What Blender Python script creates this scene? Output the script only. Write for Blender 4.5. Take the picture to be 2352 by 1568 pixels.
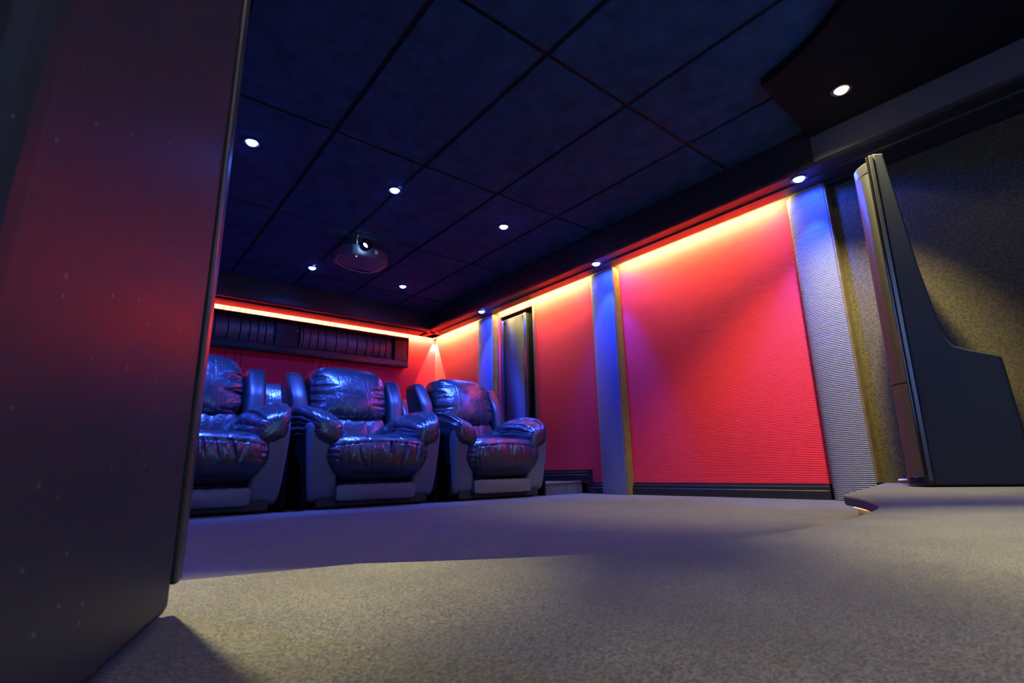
import bpy, bmesh, math, random
from mathutils import Vector, Matrix, noise as mnoise
random.seed(7)
for o in list(bpy.data.objects): bpy.data.objects.remove(o)
scene = bpy.context.scene
COL = scene.collection
PI = math.pi
R = math.radians

# ------------------------------------------------------------------ camera
YAW, PITCH, ROLL, FPX = 0.681477, 0.242656, -0.0211866, 1195.5
fw = Vector((math.sin(YAW)*math.cos(PITCH), math.cos(YAW)*math.cos(PITCH), math.sin(PITCH)))
r0 = Vector((math.cos(YAW), -math.sin(YAW), 0)); u0 = r0.cross(fw)
rt = r0*math.cos(ROLL) + u0*math.sin(ROLL); up = u0*math.cos(ROLL) - r0*math.sin(ROLL)
cam_d = bpy.data.cameras.new('camera'); cam = bpy.data.objects.new('camera', cam_d); COL.objects.link(cam)
cam_d.sensor_width = 36.0; cam_d.lens = 36.0*FPX/2352.0; cam_d.clip_start = 0.01; cam_d.clip_end = 60
cam.matrix_world = Matrix(((rt.x, up.x, -fw.x, 0), (rt.y, up.y, -fw.y, 0), (rt.z, up.z, -fw.z, 0.23), (0, 0, 0, 1)))
cam_d.dof.use_dof = True; cam_d.dof.focus_distance = 1.1; cam_d.dof.aperture_fstop = 9.0
scene.camera = cam

# ------------------------------------------------------------------ world, exposure
w = bpy.data.worlds.new('world'); scene.world = w; w.use_nodes = True
w.node_tree.nodes['Background'].inputs[0].default_value = (0, 0, 0, 1)
w.node_tree.nodes['Background'].inputs[1].default_value = 0
vs = scene.view_settings
vs.view_transform = 'Standard'; vs.look = 'None'; vs.gamma = 1; vs.use_curve_mapping = False; vs.exposure = 0.0

# lamp settings (the lamps themselves are built with their fittings below)
BLUE = (0.045, 0.12, 1.0); BLUE_W = 620.0; PILLAR_BLUE = (0.015, 0.05, 1.0); PILLAR_W = 280.0
WARM = (1.0, 0.87, 0.40); WARM_W = 330.0
LED_COL = (1.0, 0.80, 0.24); LED_S = 560.0
SCREEN_W = 4300.0; SCREEN_COL = (0.09, 0.32, 1.0)

# ------------------------------------------------------------------ room numbers
XL, XR, YF, YB, ZC = -0.54, 3.86, -1.0, 6.576, 2.39
ZS = 2.135            # underside of the bulkhead
SX, SY = 3.485, 6.09  # inner faces of the bulkhead
ST = 0.11            # stage height

# ------------------------------------------------------------------ materials
def new_mat(name):
    m = bpy.data.materials.new(name); m.use_nodes = True
    nt = m.node_tree; return m, nt, nt.nodes['Principled BSDF']
def N(nt, t, **kw):
    n = nt.nodes.new(t)
    for k, v in kw.items(): setattr(n, k, v)
    return n
def mat(name, col, rough=0.5, metal=0.0, spec=0.5, noise=None, bump=None, ribs=None, colvar=None, sheen=0.0, crease=None):
    """bump=(scale,strength,dist); ribs=(axis,scale,strength,dist); colvar=(scale,amount)"""
    m, nt, b = new_mat(name); L = nt.links
    b.inputs['Base Color'].default_value = (*col, 1); b.inputs['Roughness'].default_value = rough
    b.inputs['Metallic'].default_value = metal; b.inputs['Specular IOR Level'].default_value = spec
    if sheen:
        b.inputs['Sheen Weight'].default_value = sheen; b.inputs['Sheen Roughness'].default_value = 0.5
    tc = N(nt, 'ShaderNodeTexCoord')
    last = None
    if colvar:
        n = N(nt, 'ShaderNodeTexNoise'); n.inputs['Scale'].default_value = colvar[0]; n.inputs['Detail'].default_value = 4
        L.new(tc.outputs['Object'], n.inputs['Vector'])
        r = N(nt, 'ShaderNodeValToRGB'); a = colvar[1]
        r.color_ramp.elements[0].position = 0.32; r.color_ramp.elements[1].position = 0.68
        r.color_ramp.elements[0].color = (*[c*(1-a) for c in col], 1); r.color_ramp.elements[1].color = (*[min(1, c*(1+a)) for c in col], 1)
        L.new(n.outputs['Fac'], r.inputs['Fac']); L.new(r.outputs['Color'], b.inputs['Base Color'])
    if ribs:
        wv = N(nt, 'ShaderNodeTexWave', wave_type='BANDS', bands_direction=ribs[0]); wv.inputs['Scale'].default_value = ribs[1]
        wv.inputs['Distortion'].default_value = 1.2; wv.inputs['Detail'].default_value = 2; wv.inputs['Detail Scale'].default_value = 1.5
        L.new(tc.outputs['Object'], wv.inputs['Vector'])
        bp = N(nt, 'ShaderNodeBump'); bp.inputs['Strength'].default_value = ribs[2]; bp.inputs['Distance'].default_value = ribs[3]
        L.new(wv.outputs['Fac'], bp.inputs['Height']); last = bp
    if bump:
        n = N(nt, 'ShaderNodeTexNoise'); n.inputs['Scale'].default_value = bump[0]; n.inputs['Detail'].default_value = 3
        L.new(tc.outputs['Object'], n.inputs['Vector'])
        bp = N(nt, 'ShaderNodeBump'); bp.inputs['Strength'].default_value = bump[1]; bp.inputs['Distance'].default_value = bump[2]
        L.new(n.outputs['Fac'], bp.inputs['Height'])
        if last: L.new(last.outputs['Normal'], bp.inputs['Normal'])
        last = bp
    if crease:
        n = N(nt, 'ShaderNodeTexNoise'); n.inputs['Scale'].default_value = crease[0]; n.inputs['Detail'].default_value = 3; n.inputs['Distortion'].default_value = 1.6
        L.new(tc.outputs['Object'], n.inputs['Vector'])
        bp = N(nt, 'ShaderNodeBump'); bp.inputs['Strength'].default_value = crease[1]; bp.inputs['Distance'].default_value = crease[2]
        L.new(n.outputs['Fac'], bp.inputs['Height'])
        if last: L.new(last.outputs['Normal'], bp.inputs['Normal'])
        last = bp
    if last: L.new(last.outputs['Normal'], b.inputs['Normal'])
    return m
def emit(name, col, s):
    m, nt, b = new_mat(name)
    b.inputs['Base Color'].default_value = (0, 0, 0, 1); b.inputs['Emission Color'].default_value = (*col, 1); b.inputs['Emission Strength'].default_value = s
    return m
def carpet(name, dark, light, big):
    m, nt, b = new_mat(name); L = nt.links
    b.inputs['Roughness'].default_value = 0.95; b.inputs['Specular IOR Level'].default_value = 0.15
    b.inputs['Sheen Weight'].default_value = 0.25; b.inputs['Sheen Roughness'].default_value = 0.6
    tc = N(nt, 'ShaderNodeTexCoord')
    n1 = N(nt, 'ShaderNodeTexNoise'); n1.inputs['Scale'].default_value = 540; n1.inputs['Detail'].default_value = 2; n1.inputs['Roughness'].default_value = 0.7
    n2 = N(nt, 'ShaderNodeTexNoise'); n2.inputs['Scale'].default_value = 7; n2.inputs['Detail'].default_value = 5
    n3 = N(nt, 'ShaderNodeTexVoronoi'); n3.inputs['Scale'].default_value = 420
    for n in (n1, n2, n3): L.new(tc.outputs['Object'], n.inputs['Vector'])
    r1 = N(nt, 'ShaderNodeValToRGB'); r1.color_ramp.elements[0].position = 0.43; r1.color_ramp.elements[1].position = 0.60
    r1.color_ramp.elements[0].color = (*dark, 1); r1.color_ramp.elements[1].color = (*light, 1)
    L.new(n1.outputs['Fac'], r1.inputs['Fac'])
    mr = N(nt, 'ShaderNodeMapRange'); mr.inputs[1].default_value = 0.35; mr.inputs[2].default_value = 0.65; mr.inputs[3].default_value = 1-big; mr.inputs[4].default_value = 1+big*0.5
    L.new(n2.outputs['Fac'], mr.inputs[0])
    mx = N(nt, 'ShaderNodeMix', data_type='RGBA', blend_type='MULTIPLY'); mx.inputs[0].default_value = 1
    L.new(r1.outputs['Color'], mx.inputs[6]); L.new(mr.outputs[0], mx.inputs[7])
    L.new(mx.outputs[2], b.inputs['Base Color'])
    ad = N(nt, 'ShaderNodeMath', operation='SUBTRACT'); L.new(n1.outputs['Fac'], ad.inputs[0]); L.new(n3.outputs['Distance'], ad.inputs[1])
    bp = N(nt, 'ShaderNodeBump'); bp.inputs['Strength'].default_value = 0.7; bp.inputs['Distance'].default_value = 0.0014
    L.new(ad.outputs[0], bp.inputs['Height']); L.new(bp.outputs['Normal'], b.inputs['Normal'])
    return m

M = {}
M['carpet'] = carpet('charcoal_carpet', (0.007, 0.007, 0.007), (0.100, 0.096, 0.084), 0.28)
M['red'] = mat('red_fabric', (0.80, 0.022, 0.040), 0.85, spec=0.25, ribs=('Z', 27, 0.4, 0.005), bump=(160, 0.25, 0.003), sheen=0.1)
M['red_back'] = mat('red_board', (0.78, 0.023, 0.046), 0.8, spec=0.25, bump=(220, 0.25, 0.002))
M['pillar'] = mat('grey_ribbed_fabric', (0.16, 0.165, 0.195), 0.8, spec=0.2, ribs=('Z', 27, 0.6, 0.005), bump=(140, 0.2, 0.003))
M['felt_brown'] = mat('brown_felt', (0.085, 0.070, 0.040), 0.95, spec=0.1, bump=(150, 0.9, 0.005), colvar=(70, 0.30))
M['tile'] = mat('navy_felt_tile', (0.020, 0.060, 0.115), 0.95, spec=0.1, bump=(120, 0.5, 0.004), colvar=(9, 0.25))
M['canopy'] = mat('black_felt', (0.010, 0.010, 0.010), 0.95, spec=0.1, bump=(120, 0.5, 0.004))
M['black'] = mat('matt_black', (0.010, 0.010, 0.011), 0.7, spec=0.3)
M['soffit'] = mat('black_satin_paint', (0.022, 0.020, 0.022), 0.5, spec=0.4, bump=(60, 0.08, 0.002))
M['fascia'] = mat('charcoal_fascia', (0.085, 0.080, 0.080), 0.8, spec=0.3, bump=(160, 0.3, 0.002))
M['base'] = mat('black_gloss_wood', (0.016, 0.016, 0.018), 0.3, spec=0.5)
M['trimwood'] = mat('brown_stained_wood', (0.12, 0.085, 0.045), 0.5, spec=0.4, bump=(40, 0.15, 0.002), colvar=(14, 0.2))
M['alu'] = mat('brushed_aluminium', (0.55, 0.54, 0.52), 0.35, 0.9)
M['leather'] = mat('black_leather', (0.026, 0.029, 0.035), 0.28, spec=1.0, bump=(190, 0.12, 0.002), crease=(17, 0.35, 0.012))
M['vinyl'] = mat('black_vinyl', (0.105, 0.120, 0.140), 0.44, spec=0.7, bump=(420, 0.22, 0.001))
M['wing'] = mat('black_leather_plain', (0.020, 0.022, 0.027), 0.40, spec=0.7, bump=(190, 0.10, 0.002))
M['chairback'] = mat('black_lining', (0.010, 0.010, 0.011), 0.6)
M['gap_shade'] = mat('gap_shade_black', (0.004, 0.004, 0.005), 0.9, spec=0.1)  # shade between neighbouring chairs put into a near-black colour
M['seam'] = mat('seam_thread', (0.012, 0.012, 0.014), 0.7)
M['spk'] = mat('graphite_lacquer', (0.026, 0.030, 0.043), 0.42, spec=0.06, bump=(900, 0.03, 0.0005))
def add_dust(m):
    nt = m.node_tree; L = nt.links; b = nt.nodes['Principled BSDF']
    tc = N(nt, 'ShaderNodeTexCoord'); v = N(nt, 'ShaderNodeTexVoronoi'); v.inputs['Scale'].default_value = 95
    L.new(tc.outputs['Object'], v.inputs['Vector'])
    sp = N(nt, 'ShaderNodeSeparateColor'); L.new(v.outputs['Color'], sp.inputs[0])
    th = N(nt, 'ShaderNodeMath', operation='MULTIPLY'); th.inputs[1].default_value = 0.13; L.new(sp.outputs[0], th.inputs[0])
    lt = N(nt, 'ShaderNodeMath', operation='LESS_THAN'); L.new(v.outputs['Distance'], lt.inputs[0]); L.new(th.outputs[0], lt.inputs[1])
    gt = N(nt, 'ShaderNodeMath', operation='GREATER_THAN'); gt.inputs[1].default_value = 0.72; L.new(sp.outputs[1], gt.inputs[0])
    ml = N(nt, 'ShaderNodeMath', operation='MULTIPLY'); L.new(lt.outputs[0], ml.inputs[0]); L.new(gt.outputs[0], ml.inputs[1])
    mx = N(nt, 'ShaderNodeMix', data_type='RGBA'); L.new(ml.outputs[0], mx.inputs[0])
    mx.inputs[6].default_value = b.inputs['Base Color'].default_value; mx.inputs[7].default_value = (0.16, 0.16, 0.16, 1)
    L.new(mx.outputs[2], b.inputs['Base Color'])
add_dust(M['spk'])
M['spk_edge'] = mat('dark_satin_metal', (0.09, 0.09, 0.10), 0.28, 0.6)
M['mesh'] = mat('perforated_metal_mesh', (0.010, 0.010, 0.011), 0.5, 0.1, 0.35, ribs=('Z', 95, 0.8, 0.003))
M['mesh_back'] = mat('bronze_perforated_mesh', (0.09, 0.078, 0.072), 0.40, 0.35, bump=(330, 0.5, 0.002))
M['frame'] = mat('black_gloss_frame', (0.005, 0.005, 0.006), 0.35, spec=0.3)
M['glossblack'] = mat('gloss_black', (0.012, 0.012, 0.014), 0.15, spec=0.6)
M['proj'] = mat('charcoal_plastic', (0.09, 0.10, 0.13), 0.35)
M['white'] = mat('white_plastic', (0.75, 0.74, 0.70), 0.4)
M['screen'] = mat('white_screen_cloth', (0.8, 0.8, 0.8), 0.9, spec=0.1)
M['wire'] = mat('red_lit_wire', (0.6, 0.25, 0.15), 0.35, 0.4)  # red light falling on the wire is put into its colour
M['brass'] = mat('brass', (0.7, 0.5, 0.25), 0.3, 0.9)
M['metal'] = mat('dark_metal', (0.12, 0.12, 0.13), 0.3, 0.8)
M['lamp_blue'] = emit('blue_white_lamp', (0.06, 0.15, 1.0), 110)
M['lamp_warm'] = emit('warm_lamp', (1.0, 0.84, 0.5), 12)
M['led'] = emit('warm_led', LED_COL, LED_S)
M['led_step'] = emit('amber_step_led', (1.0, 0.45, 0.16), 9)
M['lens_glow'] = emit('projector_lens_glow', (0.35, 0.55, 1.0), 14)
M['green_led'] = emit('green_indicator', (0.7, 1.0, 0.2), 3)

# ------------------------------------------------------------------ helpers
class MB:
    def __init__(s): s.v = []; s.f = []
    def box(s, x0, x1, y0, y1, z0, z1):
        n = len(s.v)
        s.v += [(x0,y0,z0),(x1,y0,z0),(x1,y1,z0),(x0,y1,z0),(x0,y0,z1),(x1,y0,z1),(x1,y1,z1),(x0,y1,z1)]
        s.f += [tuple(n+i for i in q) for q in ((0,3,2,1),(4,5,6,7),(0,1,5,4),(1,2,6,5),(2,3,7,6),(3,0,4,7))]
        return s
    def prism(s, poly, a0, a1, ax):
        """extrude a 2d polygon along axis ax (0:(y,z) 1:(x,z) 2:(x,y))"""
        n = len(s.v); k = len(poly)
        def pt(p, a): return (a, p[0], p[1]) if ax == 0 else (p[0], a, p[1]) if ax == 1 else (p[0], p[1], a)
        s.v += [pt(p, a0) for p in poly] + [pt(p, a1) for p in poly]
        s.f += [tuple(range(n+k-1, n-1, -1)), tuple(range(n+k, n+2*k))]
        for i in range(k):
            j = (i+1) % k; s.f.append((n+i, n+j, n+k+j, n+k+i))
        return s
    def lathe(s, prof, seg=24, c=(0,0,0)):
        n = len(s.v); k = len(prof)
        for i in range(seg):
            a = 2*PI*i/seg
            for r_, z in prof: s.v.append((c[0]+r_*math.cos(a), c[1]+r_*math.sin(a), c[2]+z))
        for i in range(seg):
            j = (i+1) % seg
            for q in range(k-1):
                s.f.append((n+i*k+q, n+j*k+q, n+j*k+q+1, n+i*k+q+1))
        return s
    def tube(s, pts, r, seg=8):
        n = len(s.v); pts = [Vector(p) for p in pts]
        for i, p in enumerate(pts):
            d = (pts[min(i+1, len(pts)-1)] - pts[max(i-1, 0)]).normalized()
            a = d.cross(Vector((0, 0, 1)));
            if a.length < 1e-3: a = d.cross(Vector((1, 0, 0)))
            a.normalize(); b = d.cross(a)
            for q in range(seg):
                t = 2*PI*q/seg; s.v.append(tuple(p + a*r*math.cos(t) + b*r*math.sin(t)))
        for i in range(len(pts)-1):
            for q in range(seg):
                w_ = (q+1) % seg
                s.f.append((n+i*seg+q, n+i*seg+w_, n+(i+1)*seg+w_, n+(i+1)*seg+q))
        s.f.append(tuple(n+q for q in range(seg-1, -1, -1))); m_ = n+(len(pts)-1)*seg
        s.f.append(tuple(m_+q for q in range(seg)))
        return s
    def build(s, name, m, parent=None, bevel=0, smooth=False, bseg=2):
        me = bpy.data.meshes.new(name); me.from_pydata(s.v, [], s.f); me.update()
        bm = bmesh.new(); bm.from_mesh(me)
        bmesh.ops.recalc_face_normals(bm, faces=bm.faces)
        if bevel:
            ed = [e for e in bm.edges if len(e.link_faces) == 2 and e.calc_face_angle(0) > 0.5]
            bmesh.ops.bevel(bm, geom=ed, offset=bevel, segments=bseg, affect='EDGES', profile=0.5, clamp_overlap=True)
        bm.to_mesh(me); bm.free()
        return link(name, me, m, parent, smooth)
def link(name, me, m, parent=None, smooth=False):
    if m: me.materials.clear(); me.materials.append(M[m] if isinstance(m, str) else m)
    o = bpy.data.objects.new(name, me); COL.objects.link(o)
    if parent: o.parent = parent
    if smooth:
        me.polygons.foreach_set('use_smooth', [True]*len(me.polygons)); me.set_sharp_from_angle(angle=R(50))
    return o
def struct(o): o['kind'] = 'structure'; return o
def tag(o, label, cat, group=None):
    o['label'] = label; o['category'] = cat
    if group: o['group'] = group
    return o
def empty(name, loc=(0,0,0), rz=0):
    o = bpy.data.objects.new(name, None); COL.objects.link(o); o.location = loc; o.rotation_euler = (0,0,rz); o.empty_display_size = 0.1
    return o
def copy_tree(o, parent=None):
    c = o.copy(); COL.objects.link(c); c.parent = parent
    for ch in list(o.children): copy_tree(ch, c)
    return c
def box(name, m, x0, x1, y0, y1, z0, z1, parent=None, bevel=0): return MB().box(x0,x1,y0,y1,z0,z1).build(name, m, parent, bevel)

# ------------------------------------------------------------------ floor, stage, riser
struct(box('floor', 'carpet', XL-0.1, XR+0.25, YF-0.1, YB+0.1, -0.06, 0))

def catmull(pts, n):
    out = []
    for i in range(len(pts)-1):
        p0, p1, p2, p3 = (Vector(pts[max(i-1,0)]), Vector(pts[i]), Vector(pts[i+1]), Vector(pts[min(i+2,len(pts)-1)]))
        for k in range(n):
            t = k/n
            out.append(0.5*((2*p1)+(-p0+p2)*t+(2*p0-5*p1+4*p2-p3)*t*t+(-p0+3*p1-3*p2+p3)*t**3))
    out.append(Vector(pts[-1])); return [(p.x, p.y) for p in out]
ARC = catmull([(0.32,0.744),(0.52,0.612),(0.72,0.537),(0.94,0.497),(1.17,0.487),(1.42,0.500),(1.68,0.537),(1.93,0.606),(2.18,0.722),(2.418,0.873)], 6)
edge = [(XL, 0.93)] + ARC + [(XR, 1.155)]
stage = empty('stage'); tag(stage, 'low carpeted stage with a curved front edge in the foreground', 'stage')
top = MB().prism([(XL, YF), (XR, YF)] + edge[::-1], ST-0.045, ST, 2).build('stage_top', 'carpet', stage, 0.012, False, 3)
inset = [(x, y-0.045) for x, y in edge]
MB().prism([(XL, YF), (XR, YF)] + inset[::-1], 0.0, ST-0.045, 2).build('stage_riser', 'carpet', stage)
# amber strip tucked under the nosing of the curved part
ms = MB(); a = [(x, y-0.040) for x, y in ARC]; b = [(x, y-0.030) for x, y in ARC]
ms.prism(a + b[::-1], ST-0.050, ST-0.0455, 2)
ms.build('step_light', 'led_step', stage)['label'] = 'amber strip light under the stage lip'

RY = 3.70; RZ = 0.118
riser = empty('seating_riser', (0,0,0)); tag(riser, 'low carpeted seating platform with metal nosing beside and behind the front recliners', 'platform')
MB().prism([(3.345, RY), (XR-0.005, RY), (XR-0.005, YB-0.01), (XL+0.005, YB-0.01), (XL+0.005, 4.85), (3.345, 4.85)], 0.001, RZ-0.004, 2).build('platform', 'carpet', riser)
box('nosing', 'alu', 3.345, XR-0.02, RY-0.008, RY+0.03, RZ-0.016, RZ, riser, 0.002)['label'] = 'aluminium nosing strip'
box('corner_trim', 'alu', 3.330, 3.346, RY-0.012, RY+0.02, 0.002, 0.045, riser, 0.002)

# ------------------------------------------------------------------ walls
WX = XR+0.02
NY0, NY1, NZ0, NZ1 = 4.36, 4.99, 0.45, 2.10     # speaker niche in the right wall
wr = MB()
wr.box(WX, XR+0.25, YF, NY0, 0, ZC).box(WX, XR+0.25, NY1, YB+0.1, 0, ZC).box(WX, XR+0.25, NY0, NY1, 0, NZ0).box(WX, XR+0.25, NY0, NY1, NZ1, ZC).box(XR+0.16, XR+0.25, NY0, NY1, NZ0, NZ1)
wall_r = struct(wr.build('wall_right', 'black'))
box('fabric_panel', 'red', XR, WX+0.002, 1.40, 3.13, 0.10, ZS+0.04, wall_r)
p = MB().box(XR, WX+0.002, 3.40, NY0, 0.10, ZS+0.04).box(XR, WX+0.002, NY1, 5.16, 0.2, ZS+0.04).box(XR, WX+0.002, NY0, NY1, 0.2, NZ0)
p.box(XR, WX+0.002, NY0, NY1, NZ1, ZS+0.04)
p.build('fabric_panel', 'red', wall_r)
box('fabric_panel', 'red', XR, WX+0.002, 5.42, YB, 0.2, ZS+0.04, wall_r)
box('felt_panel', 'felt_brown', XR, WX+0.002, YF, 1.19, 0, ZS+0.04, wall_r)['label'] = 'brown felt covering'
# niche edge strip
MB().box(XR-0.012, XR+0.01, NY0-0.03, NY0, NZ0, NZ1+0.02).build('niche_trim', 'trimwood', wall_r, 0.003)

wall_b = struct(box('wall_back', 'black', XL-0.1, XR+0.25, YB+0.02, YB+0.15, 0, ZC))
sx = [XL, 0.30, 0.38, 0.47, 0.54, 1.036, 1.106, 1.207, 1.271, 2.097, 2.179, 2.274, 2.342, 3.196, XR]
for i in range(len(sx)-1):
    box('wall_board', 'red_back', sx[i]+0.003, sx[i+1]-0.003, YB, YB+0.022, 0.1, ZS+0.04, wall_b, 0.002)
wall_l = struct(box('wall_left', 'black', XL-0.15, XL-0.02, YF, YB+0.1, 0, ZC))
for y0, y1 in ((1.40, 3.13), (3.40, 5.16), (5.42, YB)):
    box('fabric_panel', 'red', XL-0.022, XL, y0, y1, 0.1, ZS+0.04, wall_l)
box('felt_panel', 'felt_brown', XL-0.022, XL, YF, 1.2, 0, ZS+0.04, wall_l)
struct(box('wall_front', 'felt_brown', XL-0.1, XR+0.25, YF-0.15, YF, 0, ZC))

# baseboard with a stepped profile, lifting over the seating platform
bb = MB()
def bprof(z0): return [(XR+0.004, z0), (XR-0.030, z0), (XR-0.030, z0+0.055), (XR-0.024, z0+0.060), (XR-0.024, z0+0.082), (XR-0.014, z0+0.088), (XR-0.014, z0+0.103), (XR+0.004, z0+0.103)]
bb.prism(bprof(0.0), 1.46, 3.068, 1)
bb.prism(bprof(0.0), 3.42, 3.60, 1)
bb.prism(bprof(0.118), 3.57, 5.02, 1)
bb.box(XR-0.024, XR+0.004, 3.565, 3.60, 0.0, 0.221).box(XR-0.032, XR+0.004, 3.585, 3.61, 0.0, 0.20)
bb.prism(bprof(0.118), 5.43, YB, 1)
struct(bb.build('baseboard_right', 'base'))
struct(box('baseboard_back', 'base', XL, XR-0.03, YB-0.02, YB, 0.118, 0.22))

# ------------------------------------------------------------------ ceiling
ceil = struct(box('ceiling', 'black', XL-0.1, XR+0.25, YF-0.1, YB+0.15, ZC+0.014, ZC+0.1))
gx = [-0.18, 0.32, 0.985, 1.645, 2.31, 2.965, SX]; gy = [YF, 0.37, 1.685, 3.00, 4.32, 5.62, SY]
g = 0.015
for i in range(len(gx)-1):
    for j in range(len(gy)-1):
        box('ceiling_panel', 'tile', gx[i]+g, gx[i+1]-g, gy[j]+g, gy[j+1]-g, ZC, ZC+0.02, ceil, 0.004)
def bulk(name, prof, a0, a1, ax):
    return struct(MB().prism(prof, a0, a1, ax).build(name, 'soffit', None))
def prof_for(inner, wall, sgn):
    # polygon (horizontal, z); sgn +1: wall at larger coordinate
    d = lambda k: wall - sgn*k
    return [(inner, ZC+0.02), (inner, ZS+0.022), (inner+sgn*0.006, ZS+0.006), (inner+sgn*0.02, ZS), (inner+sgn*0.07, ZS), (inner+sgn*0.078, ZS+0.012), (inner+sgn*0.15, ZS+0.012), (inner+sgn*0.158, ZS), (d(0.100), ZS), (d(0.100), ZS+0.070), (d(-0.03), ZS+0.070), (d(-0.03), ZC+0.02)]
bulk('trim_1', prof_for(SX, XR, 1), YF, YB-0.10, 1)
bulk('trim_2', prof_for(SY, YB, 1), XL+0.10, XR-0.10, 0)
bulk('trim_3', prof_for(XL+0.36, XL, -1), YF, YB-0.10, 1)
# light grey facing on the right bulkhead above the stage
struct(box('trim_4', 'fascia', SX-0.006, SX+0.002, YF, 1.10, ZS+0.018, ZC))
# closed slot over the felt part of the wall
struct(MB().box(XR-0.102, XR+0.002, YF, 1.19, ZS-0.001, ZS+0.07).box(XR-0.075, XR, YF, 1.19, ZS-0.012, ZS).build('trim_5', 'soffit'))

# lowered canopy above the stage with a curved edge
cen = Vector((1.66, 1.25)); rad = (Vector((2.74, 1.06))-cen).length
a0 = math.atan2(1.06-1.25, 2.74-1.66); a1 = PI - a0
carc = [(cen.x+rad*math.cos(t), cen.y+rad*math.sin(t)) for t in [a0 - (a0+PI-a0*-1-0 if False else 0) + (-(PI)-2*a0 if False else 0) - k*(PI+2*a0)/40 for k in range(41)]]
poly = [(-0.18, YF), (SX, YF), (SX, 1.10)] + carc + [(-0.18, 1.10)]
can = MB().prism(poly, 2.335, ZC+0.01, 2).build('stage_canopy', 'canopy')
tag(can, 'dark lowered ceiling piece with a curved edge above the stage', 'ceiling piece')

# ------------------------------------------------------------------ LED strips in the cove
def led(label, wall, sgn, ax, a0, a1):
    """strip on the room side of the slot, tilted towards the wall; ax = axis it runs along"""
    mid = (a0+a1)/2; c = (wall-sgn*0.085, mid, ZS+0.03) if ax == 1 else (mid, wall-sgn*0.085, ZS+0.03)
    t = empty('cove_light_strip', c); tag(t, label, 'light strip', 'warm light strips in the wall cove')
    h = (a1-a0)/2; n = Vector((math.cos(R(25)), -math.sin(R(25)))); e = Vector((n.y, -n.x))*-1
    def pts(l): return [(sgn*p.x, p.y) for p in l]
    MB().prism(pts([e*0.010, e*-0.010, e*-0.010-n*0.003, e*0.010-n*0.003]), -h, h, ax).build('diffuser', 'led', t)
    MB().prism(pts([e*0.013+n*0.002, e*0.013-n*0.009, e*-0.013-n*0.009, e*-0.013+n*0.002, e*-0.0105+n*0.002, e*-0.0105-n*0.004, e*0.0105-n*0.004, e*0.0105+n*0.002]), -h, h, ax).build('channel', 'alu', t)
    return t
led('warm strip light above the largest red panel', XR, 1, 1, 1.47, 3.05)
led('warm strip light above the wall speaker, between the two far pillars', XR, 1, 1, 3.46, 5.00)
led('warm strip light between the farthest pillar and the back corner', XR, 1, 1, 5.47, YB-0.045)
led('long warm strip light along the back wall above the wide speaker', YB, 1, 0, XL+0.05, XR-0.045)

# ------------------------------------------------------------------ pillars
def pillar(y0, y1, label, x_w=XR, s=-1, depth=0.098, z0=0.0):
    n = 18; pts = []
    for k in range(n+1):
        t = k/n; pts.append((x_w + s*depth*math.sqrt(max(0.0, 1-(max(0.0, t-0.12)/0.885)**2.6)), y0+(y1-y0)*t))
    poly = [(x_w - s*0.004, y0)] + pts + [(x_w - s*0.004, y1)]
    o = MB().prism(poly, 0.0, ZS, 2).build('pillar', 'pillar', None, 0, False)
    o.data.polygons.foreach_set('use_smooth', [True]*len(o.data.polygons)); o.data.set_sharp_from_angle(angle=R(35))
    b_ = MB()
    xa, xb = sorted((x_w, x_w+s*(depth-0.030))); b_.box(xa, xb, y0-0.010, y0, z0, ZS)
    xa, xb = sorted((x_w+s*(depth-0.026), x_w+s*(depth-0.006))); b_.box(xa, xb, y0-0.012, y0, z0, ZS)
    b_.build('side_board', 'trimwood', o, 0.002)
    return tag(o, label, 'pillar', 'ribbed fabric pillars')
PY = ((1.167, 1.445), (3.082, 3.428), (5.036, 5.438))
pillar(*PY[0], 'grey ribbed pillar beside the stage, nearest to the tall speaker', z0=ST)
pillar(*PY[1], 'blue-lit pillar between the two red panels nearest the stage')
pillar(*PY[2], 'farthest blue-lit pillar, left of the wall speaker')
for (y0, y1), t in zip(PY, ('nearest', 'middle', 'farthest')):
    pillar(y0, y1, t + ' pillar on the left wall', XL, 1)

# ------------------------------------------------------------------ downlights
def spot(name, loc, col, watt, cone, blend, parent=None, aim=None, radius=0.02):
    d = bpy.data.lights.new(name, 'SPOT'); d.energy = watt; d.color = col; d.spot_size = R(cone); d.spot_blend = blend; d.shadow_soft_size = radius
    o = bpy.data.objects.new(name, d); COL.objects.link(o); o.location = loc
    if aim is not None: o.rotation_euler = Vector(aim).to_track_quat('-Z', 'Y').to_euler()
    if parent: o.parent = parent
    return o
def downlight(x, y, z, label, group, lens, col, watt, cone, blend, aim=(0,0,-1), rr=0.044, spill=(0.05, 130, 0.5)):
    t = empty('downlight', (x, y, z)); tag(t, label, 'downlight', group)
    MB().lathe([(rr+0.012, 0.0), (rr+0.012, -0.004), (rr+0.004, -0.008), (rr-0.004, -0.006), (rr-0.010, 0.001)], 28).build('trim_ring', 'metal', t, 0, True)
    MB().lathe([(rr-0.009, -0.002), (rr*0.62, -0.013), (rr*0.34, -0.019), (0.0005, -0.021)], 24).build('lamp_lens', lens, t, 0, True)
    spot('lamp', (0, 0, -0.024), col, watt, cone, blend, t, aim)
    spot('lamp_spill', (0, 0, -0.024), col, watt*spill[0], spill[1], spill[2], t, aim)
    return t
GB = 'blue ceiling downlights'
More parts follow.
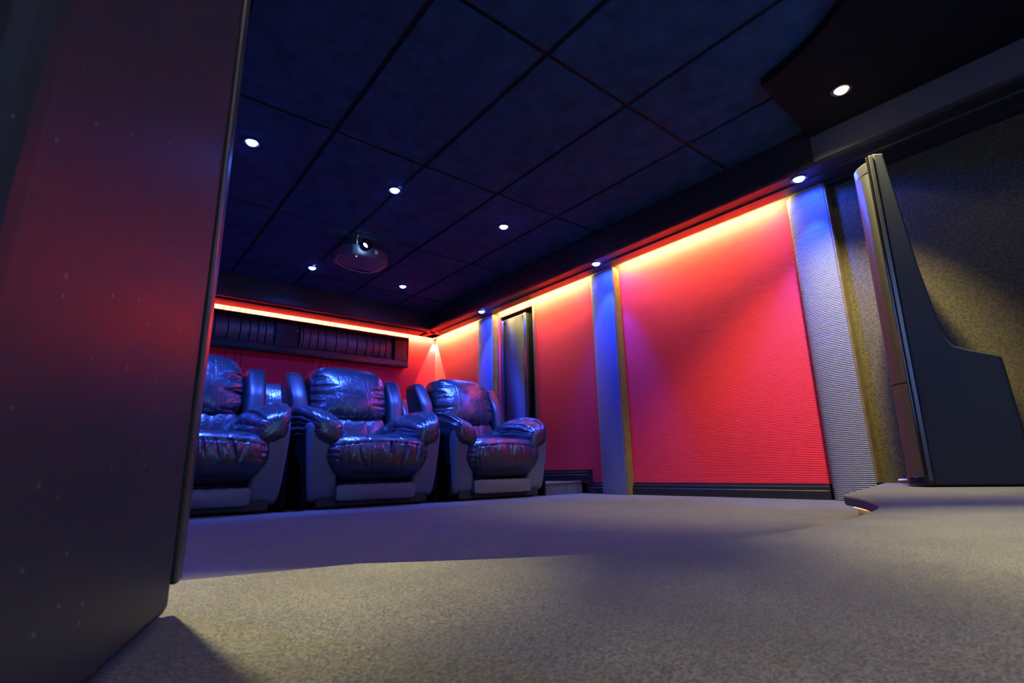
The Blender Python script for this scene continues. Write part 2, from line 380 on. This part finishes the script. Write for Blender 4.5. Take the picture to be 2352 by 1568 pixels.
for x, y, lb in ((0.592, 3.44, 'blue-white ceiling downlight nearest the big left speaker'), (1.626, 3.43, 'blue-white ceiling downlight, middle of the nearer row of three'),
                 (2.705, 3.42, 'blue-white ceiling downlight on the right of the nearer row of three'), (1.643, 5.41, 'blue-white ceiling downlight left of and behind the projector'),
                 (2.695, 5.37, 'blue-white ceiling downlight in the far row, nearest the back corner'), (0.60, 5.41, 'blue-white ceiling downlight in the far row, behind the big left speaker')):
    downlight(x, y, ZC, lb, GB, 'lamp_blue', BLUE, BLUE_W, 58, 0.8, (0, 0.30, -1))
GP = 'blue pillar downlights'
for y, lb in ((1.24, 'blue-white downlight above the grey pillar beside the stage'), (3.105, 'blue-white downlight above the middle blue pillar'), (4.99, 'blue-white downlight above the farthest blue pillar')):
    downlight(3.576, y, ZS, lb, GP, 'lamp_blue', PILLAR_BLUE, PILLAR_W, 62, 0.6, (0.20, 0.07, -1), spill=(0.20, 165, 0.3))
for y, n in ((1.24, 'nearest'), (3.105, 'middle'), (4.99, 'farthest')):
    downlight(XL+0.284, y, ZS, 'blue-white downlight above the %s left pillar' % n, GP, 'lamp_blue', PILLAR_BLUE, PILLAR_W, 62, 0.6, (-0.20, 0.07, -1), spill=(0.20, 165, 0.3))
GW = 'warm stage downlights'
WL = ((3.143, 0.79, 86, 1.6, 0.012, 'warm white downlight above the tall speaker on the stage'), (2.93, 0.02, 50, 0.2, 0.10, 'warm white downlight nearer the front wall on the right'),
      (1.35, -0.22, 46, 2.3, 0.03, 'warm white downlight above the middle of the stage'),
      (0.04, 0.93, 35, 2.4, 0.02, 'warm white downlight above the big left speaker'), (0.39, -0.40, 46, 0.65, 0.15, 'warm white downlight nearer the front wall on the left'))
for x, y, cone, k, sp, lb in WL:
    downlight(x, y, 2.335, lb, GW, 'lamp_warm', WARM, WARM_W*k, cone, 0.7, (0.10, 0.30, -1) if cone == 86 else (0, 0, -1), spill=(sp, 122, 0.15))
# warm spot added in the far cove corner to mimic a V of light
cs = empty('added_corner_spot', (XR-0.030, YB-0.030, ZS+0.02)); tag(cs, 'small warm spot added to mimic the V of light in the far cove corner', 'spotlight')
MB().lathe([(0.02, 0.0), (0.02, -0.006), (0.012, -0.010), (0.0005, -0.010)], 18).build('added_spot_body', 'metal', cs, 0, True)
spot('lamp', (0, 0, -0.02), (1.0, 0.62, 0.36), 170, 50, 0.10, cs, (0, 0, -1), 0.006)

# ------------------------------------------------------------------ cushions
def cushion(name, m, parent, half, p, dims, fn, smooth=True):
    """rounded box: a cube grid pulled onto a p-norm ball, then shaped by fn(q)->Vector (q in -1..1)"""
    idx = {}; vs_, fs = [], []
    nx, ny, nz = dims
    def vid(i, j, k):
        key = (i, j, k)
        if key not in idx:
            c = Vector((2*i/nx-1, 2*j/ny-1, 2*k/nz-1))
            nn = (abs(c.x)**p+abs(c.y)**p+abs(c.z)**p)**(1/p)
            c = c/nn
            idx[key] = len(vs_); vs_.append(tuple(fn(c, Vector((c.x*half[0], c.y*half[1], c.z*half[2])))))
        return idx[key]
    for i in range(nx):
        for j in range(ny):
            fs.append((vid(i,j,0), vid(i,j+1,0), vid(i+1,j+1,0), vid(i+1,j,0))); fs.append((vid(i,j,nz), vid(i+1,j,nz), vid(i+1,j+1,nz), vid(i,j+1,nz)))
        for k in range(nz):
            fs.append((vid(i,0,k), vid(i+1,0,k), vid(i+1,0,k+1), vid(i,0,k+1))); fs.append((vid(i,ny,k), vid(i,ny,k+1), vid(i+1,ny,k+1), vid(i+1,ny,k)))
    for j in range(ny):
        for k in range(nz):
            fs.append((vid(0,j,k), vid(0,j,k+1), vid(0,j+1,k+1), vid(0,j+1,k))); fs.append((vid(nx,j,k), vid(nx,j+1,k), vid(nx,j+1,k+1), vid(nx,j,k+1)))
    me = bpy.data.meshes.new(name); me.from_pydata(vs_, [], fs); me.update()
    return link(name, me, m, parent, smooth)
def gauss(x, w_): return math.exp(-(x/w_)**2)
def sstep(a_, b_, x):
    t = max(0, min(1, (x-a_)/(b_-a_))); return t*t*(3-2*t)
def nz_(v, s, off=0): return mnoise.noise(Vector((v.x*s+off, v.y*s+off*0.7, v.z*s-off)))

def make_recliner(seed):
    rnd = random.Random(seed)
    t = empty('recliner')
    # base frame and plinth panel
    fr = MB().box(-0.42, 0.42, 0.07, 0.86, 0.012, 0.16).build('base_frame', 'chairback', t, 0.01)
    for x in (-0.36, 0.36):
        for y in (0.10, 0.80):
            MB().lathe([(0.022, 0.0), (0.026, 0.012), (0.018, 0.016), (0.018, 0.04), (0.0005, 0.04)], 14, (x, y, 0)).build('foot', 'black', t)
    def f_base(q, v):
        v = v.copy(); v.y -= 0.010*(1-q.x**2)*(1-q.z**2)
        if q.z > 0.7 and q.y < 0: v.z += 0.003*math.sin(q.x*23)*(q.z-0.7)/0.3
        return v+Vector((0, 0.055, 0.105))
    cushion('plinth_panel', 'vinyl', t, (0.300, 0.035, 0.057), 9, (60, 8, 16), f_base)
    # footrest: the big rounded front of the seat with hanging folds
    folds = []
    for k in range(15):
        folds.append((rnd.uniform(-0.85, 0.85), rnd.uniform(0.018, 0.040), rnd.uniform(0.45, 1.25), rnd.uniform(-0.12, 0.12), rnd.uniform(0.004, 0.010)))
    def f_foot(q, v):
        v = v.copy()
        tz = q.z
        wdt = 1.0 - 0.20*sstep(0.15, -1.0, tz) - 0.05*sstep(0.3, 1.0, tz)
        v.x *= wdt
        if q.y < 0:
            v.y -= 0.055*(1-0.55*q.x**2)*max(0, 1-(tz-0.15)**2*0.9)*(-q.y)
            v.y += 0.035*sstep(-0.4, -1.0, tz)*(-q.y)
            sm = 0.62 - 0.22*abs(q.x)**3
            d = 0.0
            d -= 0.0055*gauss(tz-sm, 0.030)                         # cross seam
            for xs in (-0.30, 0.34): d -= 0.0035*gauss(q.x-xs, 0.012)
            for (xf, wf, ln, sl, am) in folds:
                dz = sm - tz
                if dz > -0.1:
                    fade = sstep(-0.08, 0.04, dz)*(1-sstep(ln*0.4, ln*1.25, dz))
                    d -= am*fade*(gauss(q.x-xf-sl*dz, wf) - 0.55*gauss(q.x-xf-sl*dz-wf*2.0, wf*1.1))
            # side gathers
            eg = sstep(0.72, 0.98, abs(q.x))
            d -= 0.006*eg*math.sin(tz*26+q.x*4)*(1-abs(tz))
            v.y -= d*1.0*(-q.y)
            v.z += d*0.5*max(0, q.z)
        if tz > 0.6: v.z += 0.010*(1-q.x**2)
        v.z += 0.004*nz_(v, 9, seed)
        return v+Vector((0, 0.20, 0.338))
    cushion('footrest', 'leather', t, (0.402, 0.225, 0.162), 5.2, (150, 24, 70), f_foot)
    def f_seat(q, v):
        v = v.copy(); v.z += 0.02*(1-q.x**2) - 0.03*sstep(0, 1, q.y)
        v.z -= 0.004*gauss(q.x, 0.01)
        v.z += 0.006*nz_(v, 8, seed+3)
        return v+Vector((0, 0.44, 0.405))
    cushion('seat_cushion', 'leather', t, (0.30, 0.24, 0.085), 5, (40, 24, 12), f_seat)
    # arms
    for s in (-1, 1):
        def f_arm(q, v):
            v = v.copy()
            v.x += s*(0.018*q.z + 0.006*(1-q.z**2))
            if q.y < 0: v.y -= 0.014*(1-q.x**2)*(1-q.z**2)
            v.y += 0.035*q.z*(1 if q.y < 0 else 0)*(-1)
            v.z += 0.05*sstep(0.5, 1, q.z)*(-q.y*0.2)
            return v+Vector((s*0.392, 0.455, 0.315))
        MB().box(s*0.505-0.014, s*0.505+0.014, 0.075, 0.87, 0.004, 0.54).build('gap_shade_panel', 'gap_shade', t, 0.006)  # near-black sheet added to stand for the shade in the gap between chairs
        cushion('arm_panel', 'vinyl', t, (0.108, 0.42, 0.275), 10, (20, 40, 30), f_arm)
        pl = [(rnd.uniform(-0.9, 0.9), rnd.uniform(0.05, 0.12), rnd.uniform(0.010, 0.022)) for _ in range(18)]
        def f_pad(q, v):
            v = v.copy()
            d = 0.0
            # gathers either side of the cross seam near the front
            ys = -0.42
            ang = math.atan2(q.z, q.x*s)
            d -= 0.009*gauss(q.y-ys, 0.03)
            gf = gauss(q.y-ys-0.17, 0.19) + 0.8*gauss(q.y-ys+0.26, 0.26)
            for (a_, wa, am) in pl:
                dd = (ang-a_*PI+PI) % (2*PI)-PI
                d -= am*gf*gauss(dd, wa)
            d += 0.007*nz_(v, 11, seed+s*5)
            fat = 1.0 + 0.10*math.cos(q.y*2.2) - 0.22*sstep(0.2, 1.0, q.y)
            rad_ = Vector((v.x, 0, v.z)); ln = rad_.length or 1
            v.x = v.x*fat + rad_.x/ln*d; v.z = v.z*fat + rad_.z/ln*d
            v.z -= 0.030*sstep(-0.35, -1.0, q.y)
            v.z -= 0.045*sstep(0.0, 1.0, q.y)
            return Vector((v.x*0.97, v.y, v.z*0.92 + v.x*s*0.34))+Vector((s*0.388, 0.375, 0.548))
        cushion('arm_pad', 'leather', t, (0.156, 0.40, 0.150), 3.5, (80, 96, 64), f_pad)
    # back
    def lean(v, z0=0.45, k=0.30): v.y += k*(v.z-z0); return v
    def f_shell(q, v):
        v = v.copy()+Vector((0, 0.715, 0.62)); v.x *= 1-0.05*q.z; return lean(v)
    cushion('back_shell', 'chairback', t, (0.36, 0.10, 0.43), 6, (24, 10, 30), f_shell)
    def f_lum(q, v):
        v = v.copy()
        if q.y < 0:
            v.y -= 0.035*(1-q.x**2)*(1-q.z**2)
            v.y += 0.005*gauss(q.x-0.35, 0.02)+0.005*gauss(q.x+0.35, 0.02)
            v.y += 0.012*sstep(0.3, 1, q.z)*math.sin(q.x*19)*0.5
        v.y += 0.006*nz_(v, 9, seed+11)
        return lean(v+Vector((0, 0.60, 0.555)))
    cushion('lumbar_cushion', 'leather', t, (0.305, 0.10, 0.155), 4.5, (60, 12, 36), f_lum)
    gat = [(rnd.uniform(-0.9, 0.9), rnd.uniform(0.035, 0.07), rnd.uniform(0.008, 0.018), rnd.uniform(0.15, 0.45), rnd.uniform(-0.5, 0.5)) for _ in range(26)]
    def f_head(q, v):
        v = v.copy()
        v.x *= 1 - 0.05*sstep(-0.2, 1, q.z)*q.z
        if q.y < 0.3:
            k = max(0, 0.3-q.y)/1.3
            v.y -= 0.07*(1-q.x**2)*(1-(q.z+0.15)**2*0.8)*k
            d = 0
            for (zg, wg, am, ln, sl) in gat:
                side = 1 if zg*37 % 2 > 1 else -1
                e = 1-q.x*side              # 0 at that side edge
                fade = sstep(ln*1.6, 0.05, e)
                d -= am*fade*gauss(q.z-zg-sl*e*0.6, wg)
            for xs in (-0.36, 0.36): d -= 0.003*gauss(q.x-xs, 0.012)
            # bottom pucker
            d -= 0.010*sstep(-0.45, -0.95, q.z)*(0.5+0.5*math.sin(q.x*31+2*math.sin(q.x*7+seed)))
            v.y -= d*k
        if q.z > 0: v.z += 0.012*(1-q.x**2)
        v.y += 0.008*nz_(v, 8, seed+21); v.z += 0.006*nz_(v, 7, seed+31)
        return lean(v+Vector((0, 0.60, 0.872)))
    cushion('head_cushion', 'leather', t, (0.325, 0.125, 0.225), 4.8, (100, 24, 90), f_head)
    for s in (-1, 1):
        def f_wing(q, v):
            v = v.copy()
            v.y += 0.06*sstep(0.2, 1, q.z)*(1 if q.y < 0 else 0)*(-q.y)
            v.x += s*0.02*q.z
            v.y -= 0.015*(1-q.z**2)*(1-q.x**2) if q.y < 0 else 0
            return lean(v+Vector((s*0.408, 0.655, 0.750)), 0.45, 0.26)
        cushion('wing', 'wing', t, (0.074, 0.135, 0.290), 5, (14, 24, 40), f_wing)
    return t
G1 = 'front row leather recliners'; G2 = 'back row leather recliners'
rec = [make_recliner(1), make_recliner(5), make_recliner(9)]
for o, x, y, rz, lb in zip(rec, (0.53, 1.665, 2.79), (3.575, 3.575, 3.56), (0, 0, 0), (
        'black leather recliner in the front row, partly hidden by the big left speaker', 'black leather recliner in the middle of the front row', 'black leather recliner at the right end of the front row, by the red wall')):
    o.location = (x, y, 0); o.rotation_euler.z = R(rz); tag(o, lb, 'armchair', G1)
for i, (x, lb) in enumerate(((0.47, 'back row recliner behind the front recliner half hidden by the left speaker'), (1.60, 'back row recliner seen between the left and middle front recliners'), (2.74, 'back row recliner glimpsed between the middle and right front recliners'))):
    c = copy_tree(rec[i]); c.location = (x, 5.40, RZ); c.rotation_euler.z = 0; tag(c, lb, 'armchair', G2)

# ------------------------------------------------------------------ floor-standing speakers
def speaker(loc, rz, label, depth, inner):
    """local: front faces +y, profile in the y-z plane (back = -y); inner=+1/-1 tells which side the trim stripe shows"""
    t = empty('floor_speaker', loc, rz); tag(t, label, 'speaker', 'tall stage speakers')
    W = 0.125; k = depth/0.36
    prof = [(0.0, 0.008), (-0.028, 1.80), (-0.078, 1.788), (-0.122, 1.13), (-0.160, 0.76), (-0.172, 0.71), (-0.195, 0.675), (-0.24*k, 0.65), (-0.360*k, 0.605), (-0.385*k, 0.008)]
    prof = [(y, z) for y, z in prof]
    body = MB().prism(prof, -W, W, 0)
    o = body.build('cabinet', 'spk', t)
    bm = bmesh.new(); bm.from_mesh(o.data)
    re = [e for e in bm.edges if all(v.co.y < -0.2 for v in e.verts) and abs(e.verts[0].co.x-e.verts[1].co.x) < 0.01 and abs(e.verts[0].co.z-e.verts[1].co.z) > 0.3]
    bmesh.ops.bevel(bm, geom=re, offset=0.022, segments=5, affect='EDGES', profile=0.5)
    ed = [e for e in bm.edges if len(e.link_faces) == 2 and e.calc_face_angle(0) > 0.9]
    bmesh.ops.bevel(bm, geom=ed, offset=0.008, segments=2, affect='EDGES', profile=0.5, clamp_overlap=True)
    bm.to_mesh(o.data); bm.free()
    # dark plinth under the cabinet
    MB().box(-W+0.02, W-0.02, -0.36*k, -0.02, 0.0, 0.024).build('plinth', 'black', t)
    # edge stiles along the front, leaning with it
    for s in (-1, 1):
        st = MB().prism([(0.020, 0.03), (0.0, 0.03), (-0.0275, 1.79), (-0.0075, 1.79)], s*W-0.004, s*W+0.004, 0)
        st.build('front_stile', 'spk_edge', t, 0.003)
        st = MB().prism([(0.034, 0.03), (0.022, 0.03), (-0.0055, 1.785), (0.0065, 1.785)], s*(W-0.006)-0.004, s*(W-0.006)+0.004, 0)
        st.build('grille_rail', 'glossblack', t, 0.003)
    # bowed perforated grilles, upper and lower
    def grille(name, z0, z1, m):
        mb = MB(); n = 18; rows = 10
        for r_ in range(rows+1):
            z = z0+(z1-z0)*r_/rows; off = 0.020-0.0155*z
            for i in range(n+1):
                a_ = -1+2*i/n; mb.v.append((a_*(W-0.008), off+0.052*(1-a_*a_), z))
        for r_ in range(rows):
            for i in range(n): mb.f.append((r_*(n+1)+i, r_*(n+1)+i+1, (r_+1)*(n+1)+i+1, (r_+1)*(n+1)+i))
        # back face to give thickness
        m0 = len(mb.v)
        for v in list(mb.v): mb.v.append((v[0]*0.97, v[1]-0.008, v[2]))
        for r_ in range(rows):
            for i in range(n): mb.f.append(tuple(m0+q for q in (r_*(n+1)+i, (r_+1)*(n+1)+i, (r_+1)*(n+1)+i+1, r_*(n+1)+i+1)))
        for r_, fl in ((0, 1), (rows, 0)):
            for i in range(n):
                a_ = r_*(n+1)+i; mb.f.append((a_, m0+a_, m0+a_+1, a_+1))
        for i in (0, n):
            for r_ in range(rows):
                a_ = r_*(n+1)+i; b_ = (r_+1)*(n+1)+i; mb.f.append((a_, b_, m0+b_, m0+a_))
        return mb.build(name, m, t, 0, True)
    grille('upper_grille', 0.515, 1.70, 'mesh'); grille('lower_grille', 0.05, 0.51, 'mesh')
    cap = []
    for i in range(13):
        a_ = -1+2*i/12; cap.append((a_*(W-0.006), -0.006+0.052*(1-a_*a_)))
    MB().prism(cap + [(W-0.006, -0.02), (-W+0.006, -0.02)], 1.70, 1.765, 2).build('grille_cap', 'spk_edge', t, 0.004)
    cap2 = [(x, y+0.03) for x, y in cap]
    MB().prism(cap2 + [(W-0.006, -0.01), (-W+0.006, -0.01)], 0.008, 0.05, 2).build('foot_rail', 'glossblack', t, 0.004)
    return t
def sp_loc(front, rz, side, W=0.125):
    # place so that the front bottom corner of the side facing the camera lands on 'front'
    c, s = math.cos(rz), math.sin(rz); lx = side*W
    return (front[0]-lx*c, front[1]-lx*s, ST)
rzR = R(27); rzL = R(-18.5)
speaker(sp_loc((3.20, 0.75), rzR, -1), rzR, 'tall slim grey floor speaker on the right of the stage', 0.37, -1)
speaker(sp_loc((0.074, 0.563), rzL, 1), rzL, 'huge grey floor speaker filling the left edge of the picture', 0.336, 1)
# white cable lying by the felt wall behind the right speaker
cb = MB().tube([(3.80, 1.06, ST+0.016), (3.80, 1.0, ST+0.018), (3.79, 0.93, ST+0.018), (3.76, 0.85, ST+0.014), (3.70, 0.74, ST+0.01)], 0.007).build('speaker_cable', 'white', None, 0, True)
tag(cb, 'short white cable lying at the foot of the felt wall behind the right speaker', 'cable')

# ------------------------------------------------------------------ wall speaker in the niche
ws = empty('wall_speaker', (XR+0.02, 4.735, 0.55)); tag(ws, 'tall dark curved mesh speaker set into the right wall behind the recliners', 'speaker')
MB().box(0.02, 0.12, -0.24, 0.235, 0.0, 1.50).build('cabinet', 'black', ws, 0.004)
mb = MB(); n = 16
for z in (0.03, 1.47):
    for i in range(n+1):
        a_ = -1+2*i/n; mb.v.append((0.01-0.075*(1-a_*a_), a_*0.195, z))
for z in (0.03, 1.47):
    for i in range(n+1):
        a_ = -1+2*i/n; mb.v.append((0.018-0.075*(1-a_*a_), a_*0.19, z))
for i in range(n):
    mb.f += [(i, i+1, n+2+i, n+1+i), (2*n+2+i, 3*n+3+i, 3*n+4+i, 2*n+3+i), (i, 2*n+2+i, 2*n+3+i, i+1), (n+1+i, n+2+i, 3*n+4+i, 3*n+3+i)]
mb.f += [(0, n+1, 3*n+3, 2*n+2), (n, 3*n+2, 4*n+3, 2*n+1)]
mb.build('mesh_panel', 'mesh', ws, 0, True)
for y0, y1 in ((-0.24, -0.197), (0.197, 0.235)):
    MB().box(-0.02, 0.02, y0, y1, 0.0, 1.50).build('side_stile', 'spk_edge', ws, 0.004)
MB().box(-0.015, 0.02, -0.197, 0.197, 1.47, 1.50).build('top_rail', 'frame', ws, 0.003)
MB().box(-0.015, 0.02, -0.197, 0.197, 0.0, 0.03).build('bottom_rail', 'frame', ws, 0.003)

# ------------------------------------------------------------------ wide speaker on the back wall
FY = 6.476
bs = empty('wide_wall_speaker', (1.62, YB, 1.86)); tag(bs, 'long black horizontal speaker frame with two curved mesh panels on the back wall', 'speaker')
def bb_(name, m, x0, x1, y0, y1, z0, z1, parent=bs, bev=0.004): return MB().box(x0-1.62, x1-1.62, y0-YB, y1-YB, z0-1.86, z1-1.86).build(name, m, parent, bev)
bb_('back_board', 'frame', 0.05, 3.36, FY+0.05, YB-0.002, 1.66, 2.075)
bb_('top_rail', 'frame', 0.03, 3.37, FY, FY+0.06, 2.045, 2.085)
bl = bb_('bottom_rail', 'frame', 0.03, 3.37, FY, FY+0.06, 1.655, 1.745)
bb_('rail_bead', 'base', 0.03, 3.37, FY-0.012, FY, 1.675, 1.69, bs, 0.003)
for x0, x1 in ((0.03, 0.10), (1.60, 1.86), (3.16, 3.355)): bb_('stile', 'frame', x0, x1, FY+0.004, FY+0.06, 1.745, 2.045)
bb_('end_trim', 'trimwood', 3.355, 3.372, FY-0.004, FY+0.06, 1.655, 2.085, bs, 0.002)
divL = [0.13, 0.27, 0.40, 0.53, 0.67, 0.81, 0.951, 1.085, 1.214, 1.314, 1.403, 1.488, 1.575]
divR = [1.885, 1.921, 2.006, 2.103, 2.201, 2.336, 2.485, 2.615, 2.748, 2.841, 2.935, 3.024, 3.10]
for dv in (divL, divR):
    for i in range(len(dv)-1):
        x0, x1 = dv[i]+0.006, dv[i+1]-0.006
        poly = []
        for k in range(9):
            a_ = -1+2*k/8; poly.append((FY+0.045-0.055*(1-a_*a_)-YB, 1.895+a_*0.148-1.86))
        poly2 = [(y+0.008, z) for y, z in poly]
        o = MB().prism(poly + poly2[::-1], x0-1.62, x1-1.62, 0).build('mesh_panel', 'mesh_back', bs)
        o.data.polygons.foreach_set('use_smooth', [True]*len(o.data.polygons)); o.data.set_sharp_from_angle(angle=R(35))

MB().lathe([(0.0005, -0.012), (0.008, -0.009), (0.012, 0.0), (0.008, 0.009), (0.0005, 0.012)], 14, (1.845-1.62, FY-0.010-YB, 1.955-1.86)).build('knob', 'brass', bs, 0, True)

# ------------------------------------------------------------------ projector
pj = empty('projector', (1.80, 4.42, 2.215), 0); tag(pj, 'dark ceiling projector with a glowing lens and a drooping wire below', 'projector')
outl = [(-0.225, -0.02), (-0.205, -0.075), (-0.15, -0.115), (-0.02, -0.135), (0.12, -0.12), (0.205, -0.085), (0.23, -0.03), (0.23, 0.17), (0.20, 0.20), (-0.19, 0.20), (-0.225, 0.17)]
MB().prism(outl, -0.055, 0.055, 2).build('body', 'proj', pj, 0.012, False, 2)
lr = MB(); 
lens = MB().lathe([(0.030, 0.0), (0.052, 0.0), (0.056, -0.012), (0.056, -0.05), (0.030, -0.05)], 30).build('lens_ring', 'glossblack', pj, 0, True)
lens.rotation_euler = (R(-90), 0, 0); lens.location = (-0.065, -0.175, 0.026); lens.data.update()
gl = MB().lathe([(0.036, 0.0), (0.026, 0.008), (0.012, 0.013), (0.0005, 0.014)], 24).build('lens_glass', 'lens_glow', pj, 0, True)
gl.rotation_euler = (R(90), 0, 0); gl.location = (-0.065, -0.168, 0.026)
gl.parent = lens; gl.matrix_parent_inverse = lens.matrix_basis.inverted()
MB().box(0.055, 0.085, -0.136, -0.128, -0.006, 0.030).build('badge', 'white', pj)
MB().box(0.02, 0.045, -0.140, -0.132, 0.005, 0.018).build('badge', 'metal', pj)
MB().tube([(-0.13, -0.03, 0.05), (-0.115, -0.03, 0.175)], 0.017, 14).build('mount_pole', 'metal', pj, 0, True)
MB().lathe([(0.06, 0.176), (0.06, 0.168), (0.02, 0.160), (0.02, 0.15)], 20, (-0.115, -0.03, -0.002)).build('mount_plate', 'metal', pj, 0, True)
MB().tube([(-0.100, -0.075, 0.056), (-0.096, -0.080, 0.10), (-0.104, -0.080, 0.14), (-0.082, -0.070, 0.174)], 0.007).build('white_cable', 'white', pj, 0, True)
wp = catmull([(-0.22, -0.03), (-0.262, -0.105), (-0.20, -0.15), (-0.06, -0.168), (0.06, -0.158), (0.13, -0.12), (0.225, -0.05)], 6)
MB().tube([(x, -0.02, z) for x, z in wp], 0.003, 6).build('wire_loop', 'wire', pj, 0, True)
MB().lathe([(0.0005, -0.006), (0.005, -0.003), (0.005, 0.003), (0.0005, 0.006)], 10, (-0.105, -0.1, -0.056)).build('status_light', 'green_led', pj)
spot('lamp', (-0.065, -0.20, 0.026), SCREEN_COL, SCREEN_W, 22, 0.1, pj, (-0.015, -1, -0.20), 0.012)
# projection screen on the front wall, lit by the projector
sc = empty('projection_screen', (1.66, YF+0.03, 1.32)); tag(sc, 'white projection screen in a black frame on the front wall', 'screen')
MB().box(-1.30, 1.30, -0.008, 0.0, -0.74, 0.74).build('screen_cloth', 'screen', sc)
for x0, x1, z0, z1 in ((-1.38, 1.38, 0.74, 0.82), (-1.38, 1.38, -0.82, -0.74), (-1.38, -1.30, -0.74, 0.74), (1.30, 1.38, -0.74, 0.74)):
    MB().box(x0, x1, -0.02, 0.015, z0, z1).build('frame_bar', 'black', sc, 0.004)
